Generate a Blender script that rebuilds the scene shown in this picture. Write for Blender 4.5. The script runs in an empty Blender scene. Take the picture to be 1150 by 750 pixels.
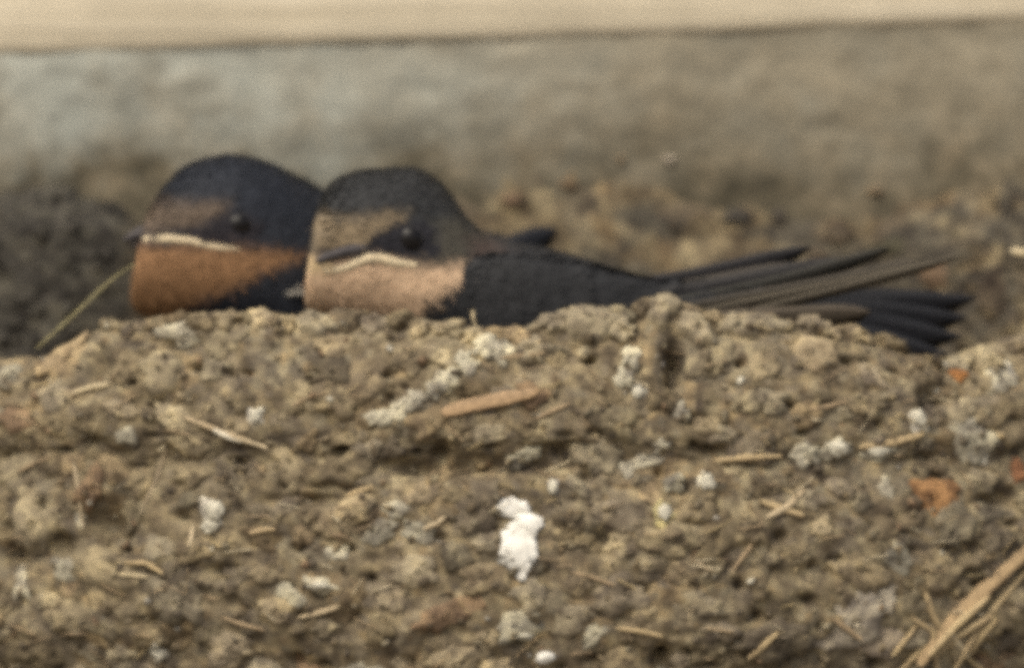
import bpy, math, random
import numpy as np
from mathutils import Vector, Matrix
from mathutils.bvhtree import BVHTree

# ------------------------------------------------------------------ scale
S = 0.00015            # metres per photo pixel at the nest (a chick's head is ~30 mm long)
Z0 = 2.40              # the nest sits 2.4 m above the ground
def P(px, py, d=0.0):  # px right, py down, d away from the viewer, all in photo pixels
    return Vector(((px - 575.0) * S, d * S, Z0 + (375.0 - py) * S))

scene = bpy.context.scene
col = scene.collection

# ------------------------------------------------------------------ camera
cam_d = bpy.data.cameras.new('camera')
cam = bpy.data.objects.new('camera', cam_d)
col.objects.link(cam)
CAM_DIST = 3.0
cam.location = (0.0, -CAM_DIST, Z0)
cam.rotation_euler = (math.radians(90), 0, 0)
cam_d.sensor_width = 36.0
cam_d.lens = 36.0 * (CAM_DIST - 80 * S) / (1150 * S)
cam_d.clip_start = 0.05
cam_d.clip_end = 400.0
cam_d.dof.use_dof = True
cam_d.dof.focus_distance = CAM_DIST - 310 * S
cam_d.dof.aperture_fstop = cam_d.lens / 72.0
scene.camera = cam

# ------------------------------------------------------------------ sky, sun, exposure
SUN_EL, SUN_AZ = math.radians(48), math.radians(-25)    # azimuth measured from behind the viewer, to the left
world = bpy.data.worlds.new('World')
scene.world = world
world.use_nodes = True
wn = world.node_tree.nodes
sky = wn.new('ShaderNodeTexSky')
sky.sky_type = 'NISHITA'
sky.sun_disc = False
sky.sun_elevation = SUN_EL
sky.sun_rotation = math.pi - SUN_AZ
sky.air_density = 1.0
sky.dust_density = 6.0
sky.ozone_density = 0.6
wn['Background'].inputs[1].default_value = 0.10
world.node_tree.links.new(sky.outputs[0], wn['Background'].inputs[0])

sun_d = bpy.data.lights.new('sun', 'SUN')
sun_d.energy = 1.5
sun_d.angle = math.radians(45)
sun_d.color = (1.0, 0.97, 0.81)
sun = bpy.data.objects.new('sun', sun_d)
col.objects.link(sun)
sdir = Vector((math.sin(SUN_AZ) * math.cos(SUN_EL), -math.cos(SUN_AZ) * math.cos(SUN_EL), math.sin(SUN_EL)))
sun.rotation_euler = sdir.to_track_quat('Z', 'Y').to_euler()
sun.location = (0, -5, 6)

scene.view_settings.view_transform = 'Standard'
scene.view_settings.look = 'None'
scene.view_settings.gamma = 1.0
scene.view_settings.exposure = 0.46
scene.cycles.filter_width = 6.0
scene.cycles.use_denoising = False
scene.cycles.max_bounces = 8
scene.cycles.diffuse_bounces = 5

rng = np.random.default_rng(7)
random.seed(7)

# ------------------------------------------------------------------ noise helpers (numpy)
def hsh(ix, iy, seed=0):
    h = (ix.astype(np.int64) * 374761393 + iy.astype(np.int64) * 668265263 + seed * 2147483647 + 1013) & 0xffffffff
    h = ((h ^ (h >> 13)) * 1274126177) & 0xffffffff
    h = (h ^ (h >> 16)) & 0xffffffff
    h = (h * 2246822519) & 0xffffffff
    return ((h ^ (h >> 15)) & 0xffffff) / float(0xffffff)

def vnoise(x, y, seed=0):
    x = np.asarray(x, float); y = np.asarray(y, float)
    ix = np.floor(x); iy = np.floor(y)
    fx = x - ix; fy = y - iy
    fx = fx * fx * (3 - 2 * fx); fy = fy * fy * (3 - 2 * fy)
    a = hsh(ix, iy, seed); b = hsh(ix + 1, iy, seed); c = hsh(ix, iy + 1, seed); d = hsh(ix + 1, iy + 1, seed)
    return (a * (1 - fx) + b * fx) * (1 - fy) + (c * (1 - fx) + d * fx) * fy

def fbm(x, y, oct=4, seed=0):
    v = 0; a = 0.5; t = 0
    for o in range(oct):
        v = v + a * vnoise(x, y, seed + o * 17); t += a; a *= 0.5
        x = np.asarray(x) * 2.03 + 5.1; y = np.asarray(y) * 2.03 + 9.7
    return v / t

def worley(x, y, seed=0):
    ix = np.floor(x); iy = np.floor(y)
    best = np.full(np.shape(x), 9.0); cid = np.zeros(np.shape(x)); sec = best.copy()
    for dx in (-1, 0, 1):
        for dy in (-1, 0, 1):
            cx = ix + dx; cy = iy + dy
            jx = cx + 0.1 + 0.8 * hsh(cx, cy, seed + 1); jy = cy + 0.1 + 0.8 * hsh(cx, cy, seed + 2)
            d = np.hypot(x - jx, y - jy)
            m = d < best
            sec = np.where(m, best, np.minimum(sec, d))
            best = np.where(m, d, best)
            cid = np.where(m, hsh(cx, cy, seed + 3), cid)
    return best, sec, cid

def sstep(a, b, x):
    t = np.clip((x - a) / (b - a), 0, 1)
    return t * t * (3 - 2 * t)

# ------------------------------------------------------------------ object helpers
def tag(o, label=None, cat=None, group=None, kind=None):
    if label: o['label'] = label
    if cat: o['category'] = cat
    if group: o['group'] = group
    if kind: o['kind'] = kind
    return o

def link(o, parent=None):
    col.objects.link(o)
    if parent is not None:
        o.parent = parent
        o.matrix_parent_inverse = Matrix.Translation(-parent.location)
    return o

def mesh_obj(name, verts, faces, mat, parent=None, colors=None, smooth=True):
    me = bpy.data.meshes.new(name)
    v = [tuple(p) for p in np.asarray(verts, float).tolist()]
    me.from_pydata(v, [], faces if isinstance(faces, list) else faces.tolist())
    if colors is not None:
        at = me.color_attributes.new('Col', 'FLOAT_COLOR', 'POINT')
        c = np.ones((len(v), 4)); c[:, :3] = colors
        at.data.foreach_set('color', c.ravel())
    if smooth:
        me.polygons.foreach_set('use_smooth', [True] * len(me.polygons))
    me.materials.append(mat)
    me.update()
    return link(bpy.data.objects.new(name, me), parent)

def empty(name, loc):
    o = bpy.data.objects.new(name, None)
    o.empty_display_size = 0.01
    o.location = loc
    return link(o)

def grid_faces(nu, nv, wrap=False):
    i = np.arange(nu - 1)[:, None]
    if wrap:
        j = np.arange(nv)[None, :]; jn = (j + 1) % nv
    else:
        j = np.arange(nv - 1)[None, :]; jn = j + 1
    a = i * nv + j; b = (i + 1) * nv + j; c = (i + 1) * nv + jn; d = i * nv + jn
    return np.stack([a, b, c, d], -1).reshape(-1, 4)

# ------------------------------------------------------------------ materials
def new_mat(name):
    m = bpy.data.materials.new(name)
    m.use_nodes = True
    nt = m.node_tree
    return m, nt, nt.nodes['Principled BSDF']

def N(nt, t, **kw):
    n = nt.nodes.new(t)
    for k, v in kw.items():
        setattr(n, k, v)
    return n

def noise_node(nt, scale, detail=4, rough=0.6, vec=None):
    n = N(nt, 'ShaderNodeTexNoise')
    n.inputs['Scale'].default_value = scale
    n.inputs['Detail'].default_value = detail
    n.inputs['Roughness'].default_value = rough
    if vec is not None:
        nt.links.new(vec, n.inputs['Vector'])
    return n

def ramp(nt, src, stops):
    r = N(nt, 'ShaderNodeValToRGB')
    el = r.color_ramp.elements
    while len(el) < len(stops):
        el.new(0.5)
    for e, (p, c) in zip(el, stops):
        e.position = p
        e.color = (c[0], c[1], c[2], 1) if hasattr(c, '__len__') else (c, c, c, 1)
    nt.links.new(src, r.inputs[0])
    return r

def mix(nt, mode, fac, a, b):
    m = N(nt, 'ShaderNodeMix', data_type='RGBA', blend_type=mode)
    for sock, v in ((0, fac), (6, a), (7, b)):
        if hasattr(v, 'is_output'):
            nt.links.new(v, m.inputs[sock])
        elif sock == 0:
            m.inputs[0].default_value = v
        else:
            m.inputs[sock].default_value = (*v, 1)
    return m.outputs[2]

def bump(nt, bsdf, hs, strength=0.6, dist=0.0006):
    prev = None
    for h in hs:
        b = N(nt, 'ShaderNodeBump')
        b.inputs['Strength'].default_value = strength
        b.inputs['Distance'].default_value = dist
        nt.links.new(h, b.inputs['Height'])
        if prev is not None:
            nt.links.new(prev, b.inputs['Normal'])
        prev = b.outputs[0]
    nt.links.new(prev, bsdf.inputs['Normal'])

def mud_material(name, use_object_colour):
    m, nt, bs = new_mat(name)
    geo = N(nt, 'ShaderNodeNewGeometry')
    if use_object_colour:
        base = N(nt, 'ShaderNodeObjectInfo').outputs['Color']
    else:
        base = N(nt, 'ShaderNodeVertexColor', layer_name='Col').outputs['Color']
    n1 = noise_node(nt, 900, 5, 0.65, geo.outputs['Position'])
    n2 = noise_node(nt, 330, 3, 0.6, geo.outputs['Position'])
    r1 = ramp(nt, n1.outputs[0], [(0.25, 0.74), (0.5, 1.0), (0.75, 1.28)])
    c = mix(nt, 'MULTIPLY', 0.85, base, r1.outputs[0])
    r2 = ramp(nt, n2.outputs[0], [(0.30, (0.64, 0.61, 0.62)), (0.52, (1.0, 1.0, 1.0)), (0.74, (1.50, 1.46, 1.34))])
    c = mix(nt, 'MULTIPLY', 0.9, c, r2.outputs[0])
    wob = mix(nt, 'LINEAR_LIGHT', 0.0016, geo.outputs['Position'], n1.outputs['Color'])
    vo = N(nt, 'ShaderNodeTexVoronoi'); vo.inputs['Scale'].default_value = 430; nt.links.new(wob, vo.inputs['Vector'])
    sv = N(nt, 'ShaderNodeSeparateColor'); nt.links.new(vo.outputs['Color'], sv.inputs[0])
    rv = ramp(nt, sv.outputs[0], [(0.0, (0.50, 0.49, 0.53)), (0.3, (0.84, 0.83, 0.84)), (0.7, (1.10, 1.10, 1.07)), (1.0, (1.50, 1.48, 1.38))])
    c = mix(nt, 'MULTIPLY', 0.8, c, rv.outputs[0])
    nt.links.new(c, bs.inputs['Base Color'])
    bs.inputs['Roughness'].default_value = 0.95
    bs.inputs['Specular IOR Level'].default_value = 0.15
    bump(nt, bs, [n2.outputs[0], n1.outputs[0]], 0.45, 0.0006)
    return m

M_mud = mud_material('dried_mud', False)
M_pellet = mud_material('mud_pellet', True)

def simple_mat(name, c, rough=0.8, var=0.3, scale=700, spec=0.2, bumpd=0.0003):
    m, nt, bs = new_mat(name)
    geo = N(nt, 'ShaderNodeNewGeometry')
    n1 = noise_node(nt, scale, 4, 0.6, geo.outputs['Position'])
    r1 = ramp(nt, n1.outputs[0], [(0.3, tuple(x * (1 - var) for x in c)), (0.7, tuple(min(1, x * (1 + var)) for x in c))])
    nt.links.new(r1.outputs[0], bs.inputs['Base Color'])
    bs.inputs['Roughness'].default_value = rough
    bs.inputs['Specular IOR Level'].default_value = spec
    bump(nt, bs, [n1.outputs[0]], 0.6, bumpd)
    return m

def vcol_mat(name, rough=0.7, var=0.2, scale=1500, spec=0.2, sheen=0.0):
    m, nt, bs = new_mat(name)
    geo = N(nt, 'ShaderNodeNewGeometry')
    vc = N(nt, 'ShaderNodeVertexColor', layer_name='Col')
    n1 = noise_node(nt, scale, 3, 0.6, geo.outputs['Position'])
    r1 = ramp(nt, n1.outputs[0], [(0.3, 1 - var), (0.7, 1 + var)])
    nt.links.new(mix(nt, 'MULTIPLY', 1.0, vc.outputs[0], r1.outputs[0]), bs.inputs['Base Color'])
    bs.inputs['Roughness'].default_value = rough
    bs.inputs['Specular IOR Level'].default_value = spec
    bs.inputs['Sheen Weight'].default_value = sheen
    return m

M_plume = vcol_mat('plumage', 0.7, 0.12, 900, 0.3, 0.0)
M_straw = vcol_mat('dry_straw', 0.7, 0.25, 900, 0.3)
M_drop = simple_mat('white_dropping', (0.74, 0.72, 0.66), 0.85, 0.15, 600)
M_drop2 = simple_mat('cream_dropping', (0.50, 0.47, 0.38), 0.9, 0.2, 600)
M_eye, _nt, _bs = new_mat('eye')
_bs.inputs['Base Color'].default_value = (0.008, 0.007, 0.007, 1)
_bs.inputs['Roughness'].default_value = 0.16
_bs.inputs['Specular IOR Level'].default_value = 0.22
M_gape = simple_mat('gape_skin', (0.58, 0.48, 0.32), 0.5, 0.12, 500, 0.35, 0.0001)
M_bill = simple_mat('bill_horn', (0.075, 0.069, 0.072), 0.7, 0.2, 500, 0.12, 0.0001)

# concrete wall: cool grey render, warmer to the right, mud-splashed and painted shadier round the nest
M_wall, nt, bs = new_mat('weathered_concrete')
tc = N(nt, 'ShaderNodeNewGeometry')
big = noise_node(nt, 14, 3, 0.55, tc.outputs['Position'])
mid = noise_node(nt, 75, 5, 0.6, tc.outputs['Position'])
stn = noise_node(nt, 170, 4, 0.6, tc.outputs['Position'])
fine = noise_node(nt, 900, 4, 0.6, tc.outputs['Position'])
mp = N(nt, 'ShaderNodeMapping'); mp.inputs['Scale'].default_value = (60, 60, 420)
nt.links.new(tc.outputs['Position'], mp.inputs[0])
streak = noise_node(nt, 1.0, 3, 0.6, mp.outputs[0])
sep = N(nt, 'ShaderNodeSeparateXYZ'); nt.links.new(tc.outputs['Position'], sep.inputs[0])
xr = N(nt, 'ShaderNodeMapRange'); xr.inputs[1].default_value = -0.06; xr.inputs[2].default_value = 0.03
nt.links.new(sep.outputs[0], xr.inputs[0])
add = N(nt, 'ShaderNodeMath', operation='MULTIPLY_ADD'); nt.links.new(mid.outputs[0], add.inputs[0]); add.inputs[1].default_value = 0.9
sub = N(nt, 'ShaderNodeMath', operation='ADD'); sub.inputs[1].default_value = -0.45; nt.links.new(xr.outputs[0], sub.inputs[0])
nt.links.new(sub.outputs[0], add.inputs[2])
add.use_clamp = True
grey = ramp(nt, mid.outputs[0], [(0.3, (0.30, 0.31, 0.275)), (0.7, (0.40, 0.405, 0.355))])
warm = ramp(nt, mid.outputs[0], [(0.3, (0.175, 0.155, 0.115)), (0.7, (0.32, 0.285, 0.215))])
c = mix(nt, 'MIX', add.outputs[0], grey.outputs[0], warm.outputs[0])
# splashed mud stain plus painted shade behind the heads: strongest at the nest, ragged upward
zr = N(nt, 'ShaderNodeMapRange')
zr.inputs[1].default_value = P(0, 40).z; zr.inputs[2].default_value = P(0, 225).z
nt.links.new(sep.outputs[2], zr.inputs[0])
st = N(nt, 'ShaderNodeMath', operation='MULTIPLY_ADD'); st.inputs[1].default_value = 2.2
nt.links.new(mid.outputs[0], st.inputs[0])
st2 = N(nt, 'ShaderNodeMath', operation='MULTIPLY_ADD'); st2.inputs[1].default_value = 1.25; st2.inputs[2].default_value = -1.32
nt.links.new(zr.outputs[0], st2.inputs[0]); nt.links.new(st2.outputs[0], st.inputs[2]); st.use_clamp = True
stc = ramp(nt, stn.outputs[0], [(0.3, (0.065, 0.058, 0.042)), (0.5, (0.112, 0.097, 0.068)), (0.7, (0.175, 0.145, 0.10))])  # stain browns deepened to carry the shade behind the heads
c = mix(nt, 'MIX', st.outputs[0], c, stc.outputs[0])
sr = ramp(nt, streak.outputs[0], [(0.3, 0.86), (0.7, 1.12)])
c = mix(nt, 'MULTIPLY', 0.8, c, sr.outputs[0])
mr = ramp(nt, stn.outputs[0], [(0.32, 0.84), (0.5, 1.0), (0.68, 1.14)])
c = mix(nt, 'MULTIPLY', 0.8, c, mr.outputs[0])
fr = ramp(nt, fine.outputs[0], [(0.3, 0.85), (0.7, 1.12)])
c = mix(nt, 'MULTIPLY', 0.8, c, fr.outputs[0])
nt.links.new(c, bs.inputs['Base Color'])
bs.inputs['Roughness'].default_value = 0.95
bs.inputs['Specular IOR Level'].default_value = 0.1
bump(nt, bs, [stn.outputs[0], fine.outputs[0]], 0.5, 0.0006)

# pale weathered board
M_board, nt, bs = new_mat('pale_painted_wood')
tc = N(nt, 'ShaderNodeTexCoord')
mp = N(nt, 'ShaderNodeMapping'); mp.inputs['Scale'].default_value = (22, 200, 600)
nt.links.new(tc.outputs['Object'], mp.inputs[0])
gr = noise_node(nt, 1.0, 5, 0.65, mp.outputs[0])
blot = noise_node(nt, 60, 4, 0.6, tc.outputs['Object'])
r = ramp(nt, gr.outputs[0], [(0.28, (0.48, 0.42, 0.31)), (0.5, (0.60, 0.53, 0.40)), (0.75, (0.67, 0.60, 0.47))])
rb = ramp(nt, blot.outputs[0], [(0.3, 0.85), (0.7, 1.1)])
nt.links.new(mix(nt, 'MULTIPLY', 0.8, r.outputs[0], rb.outputs[0]), bs.inputs['Base Color'])
bs.inputs['Roughness'].default_value = 0.85
bump(nt, bs, [gr.outputs[0]], 0.5, 0.0008)

M_ground = simple_mat('pavement', (0.22, 0.20, 0.17), 0.95, 0.25, 3.0, 0.1, 0.01)

# ------------------------------------------------------------------ setting: ground, wall, board
WALL_D = 300.0
g = mesh_obj('ground', [(-150, -150, 0), (150, -150, 0), (150, 150, 0), (-150, 150, 0)], [[0, 1, 2, 3]], M_ground)
tag(g, kind='structure')

# wall: one sheet with real undulation near the nest, thick slab behind
nx, nz = 330, 170
wx = np.linspace(-700, 1850, nx); wz = np.linspace(-330, 900, nz)
X, Z = np.meshgrid(wx, wz, indexing='ij')
edge_fade = sstep(-700, -600, X) * (1 - sstep(1750, 1850, X)) * sstep(-330, -260, Z) * (1 - sstep(820, 900, Z))
D = WALL_D + edge_fade * ((fbm(X / 120, Z / 60, 4, 3) - 0.5) * 10 + (fbm(X / 25, Z / 20, 3, 4) - 0.5) * 5)
wv = [P(a, b, d) for a, b, d in zip(X.ravel(), Z.ravel(), D.ravel())]
wf = grid_faces(nx, nz)[:, ::-1].tolist()
def add_sheet(x0, x1, y0, y1):      # flat wall around the modelled sheet
    i = len(wv)
    wv.extend([P(x0, y0, WALL_D), P(x1, y0, WALL_D), P(x1, y1, WALL_D), P(x0, y1, WALL_D)])
    wf.append([i, i + 3, i + 2, i + 1])
zb = Z0 / S + 375 
add_sheet(-14000, -700, -3000, zb); add_sheet(1850, 15000, -3000, zb)
add_sheet(-700, 1850, -3000, -330); add_sheet(-700, 1850, 900, zb)
wall = mesh_obj('concrete_wall', wv, wf, M_wall)
tag(wall, 'grey to warm brown concrete wall behind the nest, stained with mud and painted shade', 'wall')

# board along the top: long, slightly tilted, with a rounded lower edge
prof = [(40, -210), (10, -210), (9, -204), (8, -90), (8, 40), (9, 54), (10.5, 66), (12.5, 78), (15, 88), (18, 96), (40, 101)]  # depth, down
nb = 260
bx = np.linspace(-13000, 13000, 2)
bx = np.unique(np.concatenate([np.linspace(-13000, -900, 12), np.linspace(-900, 900, nb), np.linspace(900, 13000, 12)]))
vv = []
for x in bx:
    for k, (d, dn) in enumerate(prof):
        w = 0.0
        if abs(x) < 890:
            w = float(fbm(np.array(x / 60.), np.array(k * .7), 3, 40) - 0.5) * (5 if k > 4 else 3)
        tilt = -x * 0.0315
        vv.append(P(575 + x, -60 + dn + w + tilt, WALL_D - 20 + d))
ff = grid_faces(len(bx), len(prof))
bo = mesh_obj('wooden_board', vv, ff, M_board)
tag(bo, 'pale cream weathered wooden board running along the top, above the wall', 'board')
# ------------------------------------------------------------------ the mud nest
nest = empty('mud_nest', P(575, 700, WALL_D))
tag(nest, 'brown mud pellet nest cup with straw and white droppings, stuck to the wall', 'nest')

RIMX = [-300, -60, 0, 40, 70, 100, 150, 240, 345, 450, 500, 550, 590, 615, 660, 690, 712, 735, 765, 785, 850, 900, 950, 1000, 1040, 1070, 1100, 1150, 1260, 1450]
RIMY = [400, 400, 402, 398, 378, 364, 358, 354, 356, 356, 364, 376, 370, 354, 346, 344, 354, 338, 336, 350, 354, 360, 366, 378, 392, 406, 402, 382, 370, 370]
def rim(px): return np.interp(px, RIMX, RIMY)

PITS = [(757, 410, 12, 34, 30), (122, 590, 30, 30, 26), (65, 614, 22, 16, 18), (560, 520, 120, 9, 20), (640, 505, 40, 9, 18),
        (10, 622, 18, 22, 20), (675, 606, 18, 14, 15), (742, 738, 12, 18, 18), (112, 412, 16, 22, 16), (205, 384, 26, 8, 14),
        (350, 560, 60, 9, 14), (1042, 452, 12, 14, 14), (1138, 490, 10, 18, 16), (468, 524, 50, 10, 16), (905, 640, 40, 10, 12),
        (250, 640, 30, 10, 10), (1120, 560, 20, 14, 14), (395, 690, 26, 12, 10)]
PITS = [(a, b, c_, d_, e_ * 1.6 if c_ < 35 else e_) for a, b, c_, d_, e_ in PITS]
_pr = random.Random(5)
for _k in range(120):
    PITS.append((_pr.uniform(0, 1150), _pr.uniform(400, 750), _pr.uniform(4, 13), _pr.uniform(3, 7), _pr.uniform(12, 24)))
def pitmask(x, y):
    v = np.zeros(np.shape(x))
    for (cx, cy, rx, ry, d) in PITS:
        v = v + d * np.exp(-(((x - cx) / rx) ** 2 + ((y - cy) / ry) ** 2) * 1.2)
    return v

PAL = np.array([(0.205, 0.164, 0.108), (0.175, 0.140, 0.092), (0.235, 0.190, 0.127), (0.200, 0.170, 0.124), (0.160, 0.127, 0.086),
                (0.220, 0.168, 0.106), (0.250, 0.208, 0.142), (0.185, 0.152, 0.110), (0.215, 0.176, 0.118), (0.170, 0.140, 0.104)]) * np.array([0.955, 0.97, 0.95])
def tone(px, py):      # broad drifts of mud colour over the nest: older greyer mud lower left, paler along the rim
    t = 0.80 + 0.5 * fbm(np.asarray(px) / 150., np.asarray(py) / 110., 3, 300)
    return t * (1 - 0.14 * (1 - sstep(150, 420, np.asarray(px))) * sstep(430, 500, np.asarray(py)))
def mudcol(r): return PAL[np.clip((np.asarray(r) * len(PAL)).astype(int), 0, len(PAL) - 1)]

# profile: (inward fraction d of depth, py offset rule)
nu, nv = 640, 300
th = np.linspace(-0.5 * math.pi, 0.5 * math.pi, nu)
th = th * 0.995
A, B = 830.0, 530.0
cx = 575 + A * np.sin(th)                      # plan curve in px
cyd = WALL_D - B * np.cos(th)
rimv = rim(cx)
keyd = [430, 300, 170, 105, 82, 70, 48, 24, 6, -4, -12, -16, -4, -14, -20, -14, 20, 110, 300, 520]
keyo = [('a', 500), ('a', 498), ('a', 484), ('a', 455), ('r', 50), ('r', 18), ('r', 2), ('r', 2), ('r', 18), ('r', 45), ('m', 430), ('a', 488), ('a', 512),
        ('a', 545), ('a', 610), ('a', 700), ('a', 780), ('a', 880), ('a', 960), ('a', 1000)]
tk = np.linspace(0, 1, len(keyd))
# denser sampling on the visible face
tv = np.concatenate([np.linspace(0, tk[4], 30, endpoint=False), np.linspace(tk[4], tk[16], 240, endpoint=False), np.linspace(tk[16], 1, 30)])
dd = np.interp(tv, tk, keyd)
def smooth1(a, k=5):
    p = np.pad(a, k, mode='edge'); ker = np.hanning(2 * k + 3)[1:-1]; ker /= ker.sum()
    return np.convolve(p, ker, 'valid')
dd = smooth1(dd, 6)
Yp = np.zeros((nu, nv))
for i in range(nu):
    r0 = rimv[i]
    ky = [v if k == 'a' else (r0 + v if k == 'r' else max(v, r0 + 52)) for k, v in keyo]
    Yp[i] = smooth1(np.interp(tv, tk, ky), 4)
sc_ = 1 - dd[None, :] / B
Xp = 575 + (cx[:, None] - 575) * sc_
Dp = WALL_D + 6 - (WALL_D + 6 - cyd[:, None]) * sc_
# lumps (displaced along the local outward/up direction)
arc = cx[:, None] + 0 * tv[None, :]
vcoord = np.cumsum(np.hypot(np.diff(dd, prepend=dd[0]), np.diff(Yp.mean(0), prepend=Yp.mean(0)[0])))[None, :] + 0 * Xp
wxn = (fbm(arc / 50, vcoord / 50, 2, 11) - 0.5) * 40
wyn = (fbm(arc / 50, vcoord / 50, 2, 12) - 0.5) * 40
f1, f2, cid = worley((arc + wxn) / 40, (vcoord + wyn) / 34, 21)
g1, g2, gid = worley((arc + wyn * .5) / 17, (vcoord + wxn * .5) / 15, 31)
lump = 9 * np.sqrt(np.clip(1 - (f1 / 0.85) ** 2, 0, 1)) + 4.5 * np.sqrt(np.clip(1 - (g1 / 0.8) ** 2, 0, 1)) \
    + 6 * (fbm(arc / 11, vcoord / 9, 4, 33) - 0.5) + 16 * (fbm(arc / 130, vcoord / 90, 3, 35) - 0.5)
lump = lump - 9 - pitmask(Xp, Yp)
# numerical normals in px space
Pu = np.stack(np.gradient(Xp, axis=0)[None] if False else [np.gradient(Xp, axis=0), np.gradient(Dp, axis=0), np.gradient(-Yp, axis=0)], -1)
Pv = np.stack([np.gradient(Xp, axis=1), np.gradient(Dp, axis=1), np.gradient(-Yp, axis=1)], -1)
nrm = np.cross(Pu, Pv); nrm /= (np.linalg.norm(nrm, axis=-1, keepdims=True) + 1e-9)
if nrm[nu // 2, 180, 1] > 0: nrm = -nrm
Xd = Xp + nrm[..., 0] * lump; Dd = np.minimum(Dp + nrm[..., 1] * lump, WALL_D + 12); Yd = Yp - nrm[..., 2] * lump
cidm = np.where(hsh(np.floor(arc / 7), np.floor(vcoord / 7), 5) > 0.75, gid, cid)
ccol = mudcol(np.where(g1 < 0.33, gid, cid).ravel()) * tone(Xp, Yp).ravel()[:, None]
ccol = ccol * (0.85 + 0.3 * fbm(arc / 20, vcoord / 20, 3, 50).ravel()[:, None])
verts = np.stack([(Xd.ravel() - 575) * S, Dd.ravel() * S, Z0 + (375 - Yd.ravel()) * S], -1)
cup = mesh_obj('cup', verts, grid_faces(nu, nv), M_mud, nest, ccol)
cup_bvh = BVHTree.FromPolygons([tuple(v) for v in verts], grid_faces(nu, nv).tolist())

# back of the nest: mud smeared on the wall, thick and dark at the left end, with painted shade to the right
EDX = [-220, -60, 0, 60, 100, 128, 146, 156, 170, 230, 420, 500, 560, 640, 720, 800, 900, 1000, 1060, 1110, 1150, 1300, 1380]
EDY = [330, 230, 210, 212, 216, 224, 240, 275, 300, 300, 260, 215, 200, 185, 200, 222, 235, 236, 222, 205, 205, 260, 340]
nbx, nbz = 560, 190
bxs = np.linspace(-220, 1380, nbx); bzs = np.linspace(170, 520, nbz)
X, Z = np.meshgrid(bxs, bzs, indexing='ij')
ed = np.interp(X, EDX, EDY) + (fbm(X / 30, Z / 30, 4, 61) - 0.5) * 34
thick = np.interp(X, [-220, -60, 60, 150, 200, 500, 1000, 1080, 1150, 1380], [70, 110, 115, 80, 20, 14, 22, 60, 90, 70])
rise = np.sqrt(np.clip((Z - ed) / np.interp(X, [0, 150, 220, 1000, 1100, 1380], [40, 30, 100, 100, 60, 60]), 0, 1))
f1, f2, cid = worley(X / 36 + fbm(X / 40, Z / 40, 2, 62), Z / 30, 63)
g1, g2, gid = worley(X / 15, Z / 14, 64)
lum = 12 * np.sqrt(np.clip(1 - (f1 / .85) ** 2, 0, 1)) + 5 * np.sqrt(np.clip(1 - (g1 / .8) ** 2, 0, 1)) + 6 * (fbm(X / 8, Z / 8, 3, 65) - .5)
H = rise * (thick + lum * np.interp(X, [150, 220, 1000, 1100], [.5, .4, .4, .8])) - 8
D = WALL_D - H
cc = mudcol(cid.ravel()) * (0.85 + 0.3 * fbm(X / 20, Z / 20, 3, 66).ravel()[:, None])
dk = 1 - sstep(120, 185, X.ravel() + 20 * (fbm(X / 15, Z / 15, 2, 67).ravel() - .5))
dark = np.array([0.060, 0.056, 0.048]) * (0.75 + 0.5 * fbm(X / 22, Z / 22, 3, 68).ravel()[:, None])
_shade_pt = sstep(0.42, 0.60, fbm(X / 45, Z / 26, 3, 69).ravel() + 0.30 * np.exp(-((X.ravel() - 1010) / 120) ** 2 - ((Z.ravel() - 300) / 60) ** 2) + 0.25 * np.exp(-((X.ravel() - 1140) / 30) ** 2 - ((Z.ravel() - 290) / 80) ** 2) - 0.08)  # dark patches painted in for the shaded hollow behind the wing feathers
dk = np.maximum(dk, 0.8 * _shade_pt * sstep(480, 560, X.ravel()))
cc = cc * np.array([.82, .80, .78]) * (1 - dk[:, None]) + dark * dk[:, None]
bverts = np.stack([(X.ravel() - 575) * S, D.ravel() * S, Z0 + (375 - Z.ravel()) * S], -1)
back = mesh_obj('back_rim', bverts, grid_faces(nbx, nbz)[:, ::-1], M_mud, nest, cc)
tag(back, 'mud plastered on the wall, dark and thick at the left end, painted shade to the right')
back_bvh = BVHTree.FromPolygons([tuple(v) for v in bverts], grid_faces(nbx, nbz).tolist())
def smear_colour_note(): pass

def hit(bvh, px, py, from_d=-900):
    o = P(px, py, from_d)
    loc, nr, idx, dist = bvh.ray_cast(o, Vector((0, 1, 0)))
    if loc is None: return None, None
    if nr.y > 0: nr = -nr
    return loc, nr

# lumpy pellet shapes
def ico(sub):
    import bmesh
    bm = bmesh.new(); bmesh.ops.create_icosphere(bm, subdivisions=sub, radius=1.0)
    bm.verts.ensure_lookup_table()
    v = np.array([tuple(x.co) for x in bm.verts]); f = [[w.index for w in fc.verts] for fc in bm.faces]
    bm.free(); return v, f
ICO3, F3 = ico(3); ICO2, F2 = ico(2); ICO1, F1 = ico(1)
def n3(v, s, seed):
    return (vnoise(v[:, 0] * s + seed, v[:, 1] * s + 2.3 * v[:, 2] * s, seed) + vnoise(v[:, 1] * s + 7, v[:, 2] * s + 1.7 * v[:, 0] * s, seed + 5)) - 1.0
def lumpy(v, seed, a=0.35):
    r = 1 + a * n3(v, 1.3, seed) + a * 0.6 * n3(v, 3.1, seed + 40) + a * 0.3 * n3(v, 6.5, seed + 80)
    return v * r[:, None]
PELLETS = []
for k in range(18):
    me = bpy.data.meshes.new('mud_pellet')
    me.from_pydata(lumpy(ICO3, 100 + k, 0.42).tolist(), [], F3)
    me.polygons.foreach_set('use_smooth', [True] * len(me.polygons))
    me.materials.append(M_pellet)
    PELLETS.append(me)

def orient(nr, spin):
    q = nr.to_track_quat('Z', 'Y').to_matrix()
    return q @ Matrix.Rotation(spin, 3, 'Z')

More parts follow.
